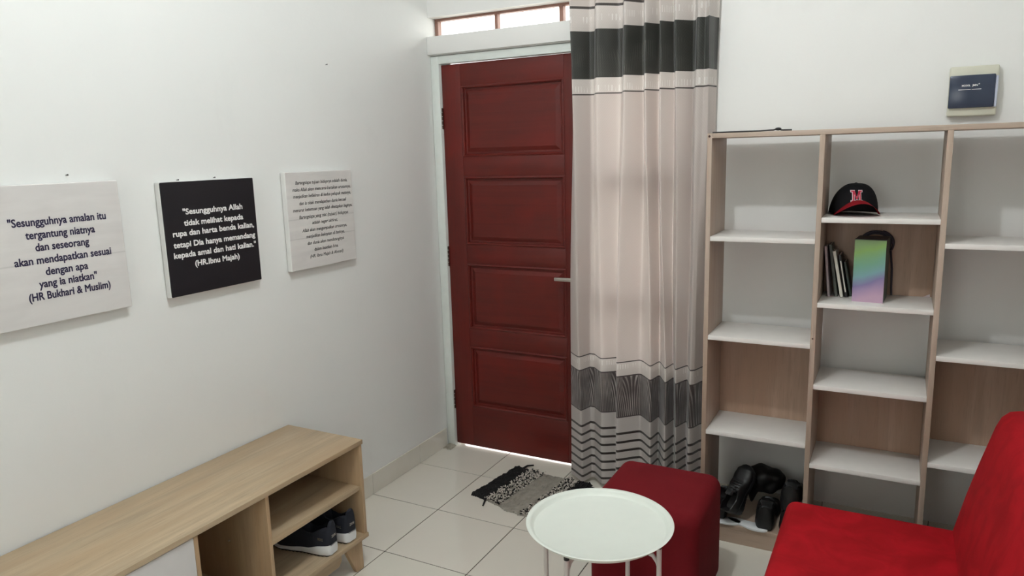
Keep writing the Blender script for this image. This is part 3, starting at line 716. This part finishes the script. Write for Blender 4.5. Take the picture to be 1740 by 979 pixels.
for x, yw in ((.75, WY), (1.57, WY2)):
    bm = bmesh.new(); tube(bm, [(x, yw, 2.50), (x, -.105, 2.50)], .006, 10); bx(bm, x - .015, x + .015, yw - .006, yw, 2.47, 2.53); obj('bracket', bm, M_STEEL, RD, 50)

# ================================================================== RUG
RG = thing('rag_rug', 'small woven rag mat with black ends and black-white tufts before the door', 'rug', (.69, -.32, 0))
P00, P01, P10, P11 = Vector((.448, -.495, 0)), Vector((.505, -.105, 0)), Vector((.90, -.56, 0)), Vector((.945, -.135, 0))
def rp(u, v):
    p = (P00 * (1 - u) + P10 * u) * (1 - v) + (P01 * (1 - u) + P11 * u) * v
    p.y += .018 * math.sin(u * 6 + 1) * (1 - v) + .012 * noise.noise(Vector((u * 9, v * 2, 3))); p.x += .010 * noise.noise(Vector((v * 9, u * 2, 7)))
    return p
def rug_band(name, u0, u1, mat, nu, nv, hgt, ridge, label):
    bm = bmesh.new(); g = []
    for i in range(nu + 1):
        row = []
        for j in range(nv + 1):
            u = u0 + (u1 - u0) * i / nu; v = j / nv; p = rp(u, v)
            e = min(1, min(i, nu - i) / 1.5) * min(1, min(j, nv - j) / 1.5)
            p.z = .001 + e * (hgt + ridge * noise.noise(Vector((u * 60, v * 26, 0))) + ridge * .6 * math.sin(u * 260))
            if not 0 < j < nv: p += Vector((noise.noise(Vector((u * 120, v, 2))) * .012, noise.noise(Vector((u * 90, v, 5))) * .012, 0))
            row.append(bm.verts.new(p))
        g.append(row)
    loft(bm, g, cap=False, closed=False)
    obj(name, bm, mat, RG, 50, label=label)
M_RUGK = plain('black_rag', (20, 18, 18), .95, vary=.3, scale=90, bump=.6, bscale=250); M_RUGG = plain('grey_rag', (142, 136, 126), .95, vary=.16, scale=40, bump=.6, bscale=250); M_RUGW = plain('cream_rag', (200, 190, 180), .95, vary=.1)
rug_band('end_band', 0, .20, M_RUGK, 22, 70, .014, .007, 'thick black woven end'); rug_band('end_band', .84, 1.0, M_RUGK, 20, 70, .015, .008, 'thick black woven end')
rug_band('woven_middle', .195, .845, M_RUGG, 60, 70, .007, .003, 'flat grey woven middle')
for nm, mat, cnt in (('cream_tufts', M_RUGW, 560), ('black_tufts', M_RUGK, 430)):
    bm = bmesh.new()
    for k in range(cnt):
        if random.random() < .55: u = random.uniform(.19, .40)
        else: u = random.uniform(.68, .86)
        p = rp(u, random.uniform(.0, 1.0)); p.z = random.uniform(.009, .017)
        from mathutils import Euler
        ball(bm, p, (random.uniform(.004, .008), .0032, .0032), 1, Euler((random.uniform(-.6, .6), random.uniform(-.9, .9), random.uniform(0, 3.1))).to_matrix())
    obj(nm, bm, mat, RG, 60, kind='stuff')
for pts in ([rp(.1, 1) + Vector((.005, -.01, .012)), rp(.1, 1) + Vector((.012, .02, .014)), rp(.1, 1) + Vector((.03, .055, .006))], [rp(.19, 0) + Vector((0, .01, .01)), rp(.19, 0) + Vector((.012, -.02, .008)), rp(.19, 0) + Vector((.022, -.055, .004))],
            [rp(.98, .9) + Vector((0, 0, .012)), rp(1, .9) + Vector((.02, .0, .008)), rp(1, .9) + Vector((.045, .004, .004))]):
    bm = bmesh.new(); tube(bm, pts, [.006, .005, .004], 8); obj('tassel', bm, M_RUGK, RG, 50)

# ================================================================== POUF
bm = bmesh.new(); bx(bm, 1.283, 1.674, -1.035, -.640, .004, .425, bev=.045, seg=7)
for v in bm.verts:
    if v.co.z > .3: v.co.z -= .010 * ((v.co.x - 1.478) ** 2 + (v.co.y + .837) ** 2) / .04 * .5
po = obj('pouf', bm, M_POUF, smooth=60, loc=(1.478, -.837, 0))
tag(po, 'dark wine-red square upholstered pouf behind the round tray table', 'pouf')

# ================================================================== TRAY TABLE
TX, TY, TZ, TR = 1.450, -1.345, .515, .2225
T = thing('tray_table', 'round pale mint-white metal tray table in front of the wine-red pouf', 'table', (TX, TY, 0))
bm = bmesh.new()
prof = [(.001, TZ - .017), (.198, TZ - .017), (.2015, TZ - .0155), (.208, TZ - .004), (.2105, TZ - .001), (TR - .001, TZ + .001), (TR + .0012, TZ), (TR, TZ - .002), (.2115, TZ - .004), (.2095, TZ - .006), (.203, TZ - .019), (.198, TZ - .0205), (.001, TZ - .0205)]
lathe(bm, prof, TX, TY, 128); obj('tray', bm, M_TRAY, T, 40)
LR = .196
for deg, cap in ((-97, 1), (-7, 1), (83, 0), (173, 0)):
    a = R(deg); x, y = TX + LR * math.cos(a), TY + LR * math.sin(a)
    bm = bmesh.new(); tube(bm, [(x, y, .004), (x, y, TZ - .030)], .0075, 14); l_ = obj('leg', bm, M_TLEG, T, 50)
    bm = bmesh.new(); tube(bm, [(x, y, TZ - .030), (x, y, TZ - .0206)], .0082, 14); obj('cap', bm, M_BLACKP, l_, 50)
for d0, d1 in ((-97, 83), (-7, 173)):                        # crossing upper rails
    pts = []; dz = 0 if d0 == -97 else -.012
    for s, z in ((1.0, .435), (.97, .452), (.90, .468), (.75, .474), (0, .474), (-.75, .474), (-.90, .468), (-.97, .452), (-1.0, .435)):
        a = R(d0); pts.append((TX + LR * s * math.cos(a), TY + LR * s * math.sin(a), z + dz))
    bm = bmesh.new(); tube(bm, pts, .006, 12); obj('cross_rail', bm, M_TLEG, T, 50)
bm = bmesh.new(); pts = [(TX + LR * math.cos(R(k * 7.5)), TY + LR * math.sin(R(k * 7.5)), .012) for k in range(49)]
tube(bm, pts, .006, 10, cap=False); obj('floor_ring', bm, M_TLEG, T, 50)

# ================================================================== SOFA
SO = thing('sofa', 'bright red velvet sofa bed along the right wall', 'sofa', (2.28, -1.6, 0))
bm = bmesh.new(); bx(bm, 1.913, 2.47, -2.45, -.705, .205, .402, bev=.035, seg=6)
obj('seat', bm, M_SOFA, SO, 60)
bm = bmesh.new()
prof = [(2.408, .300), (2.410, .385), (2.440, .528), (2.468, .645), (2.500, .765), (2.513, .797), (2.533, .817), (2.562, .824), (2.610, .820), (2.640, .800), (2.650, .765), (2.618, .560), (2.590, .300)]
prism(bm, prof, 'Y', -2.45, -.712, .022, 4); obj('backrest', bm, M_SOFA, SO, 60)
for x in (1.97, 2.52):
    for y in (-2.36, -.80):
        bm = bmesh.new(); tube(bm, [(x, y, 0), (x, y, .215)], [.014, .022], 14); obj('leg', bm, M_BLACKP, SO, 40)
bm = bmesh.new(); bx(bm, 1.95, 2.56, -2.42, -.74, .19, .225); obj('base_frame', bm, M_BLACKP, SO)
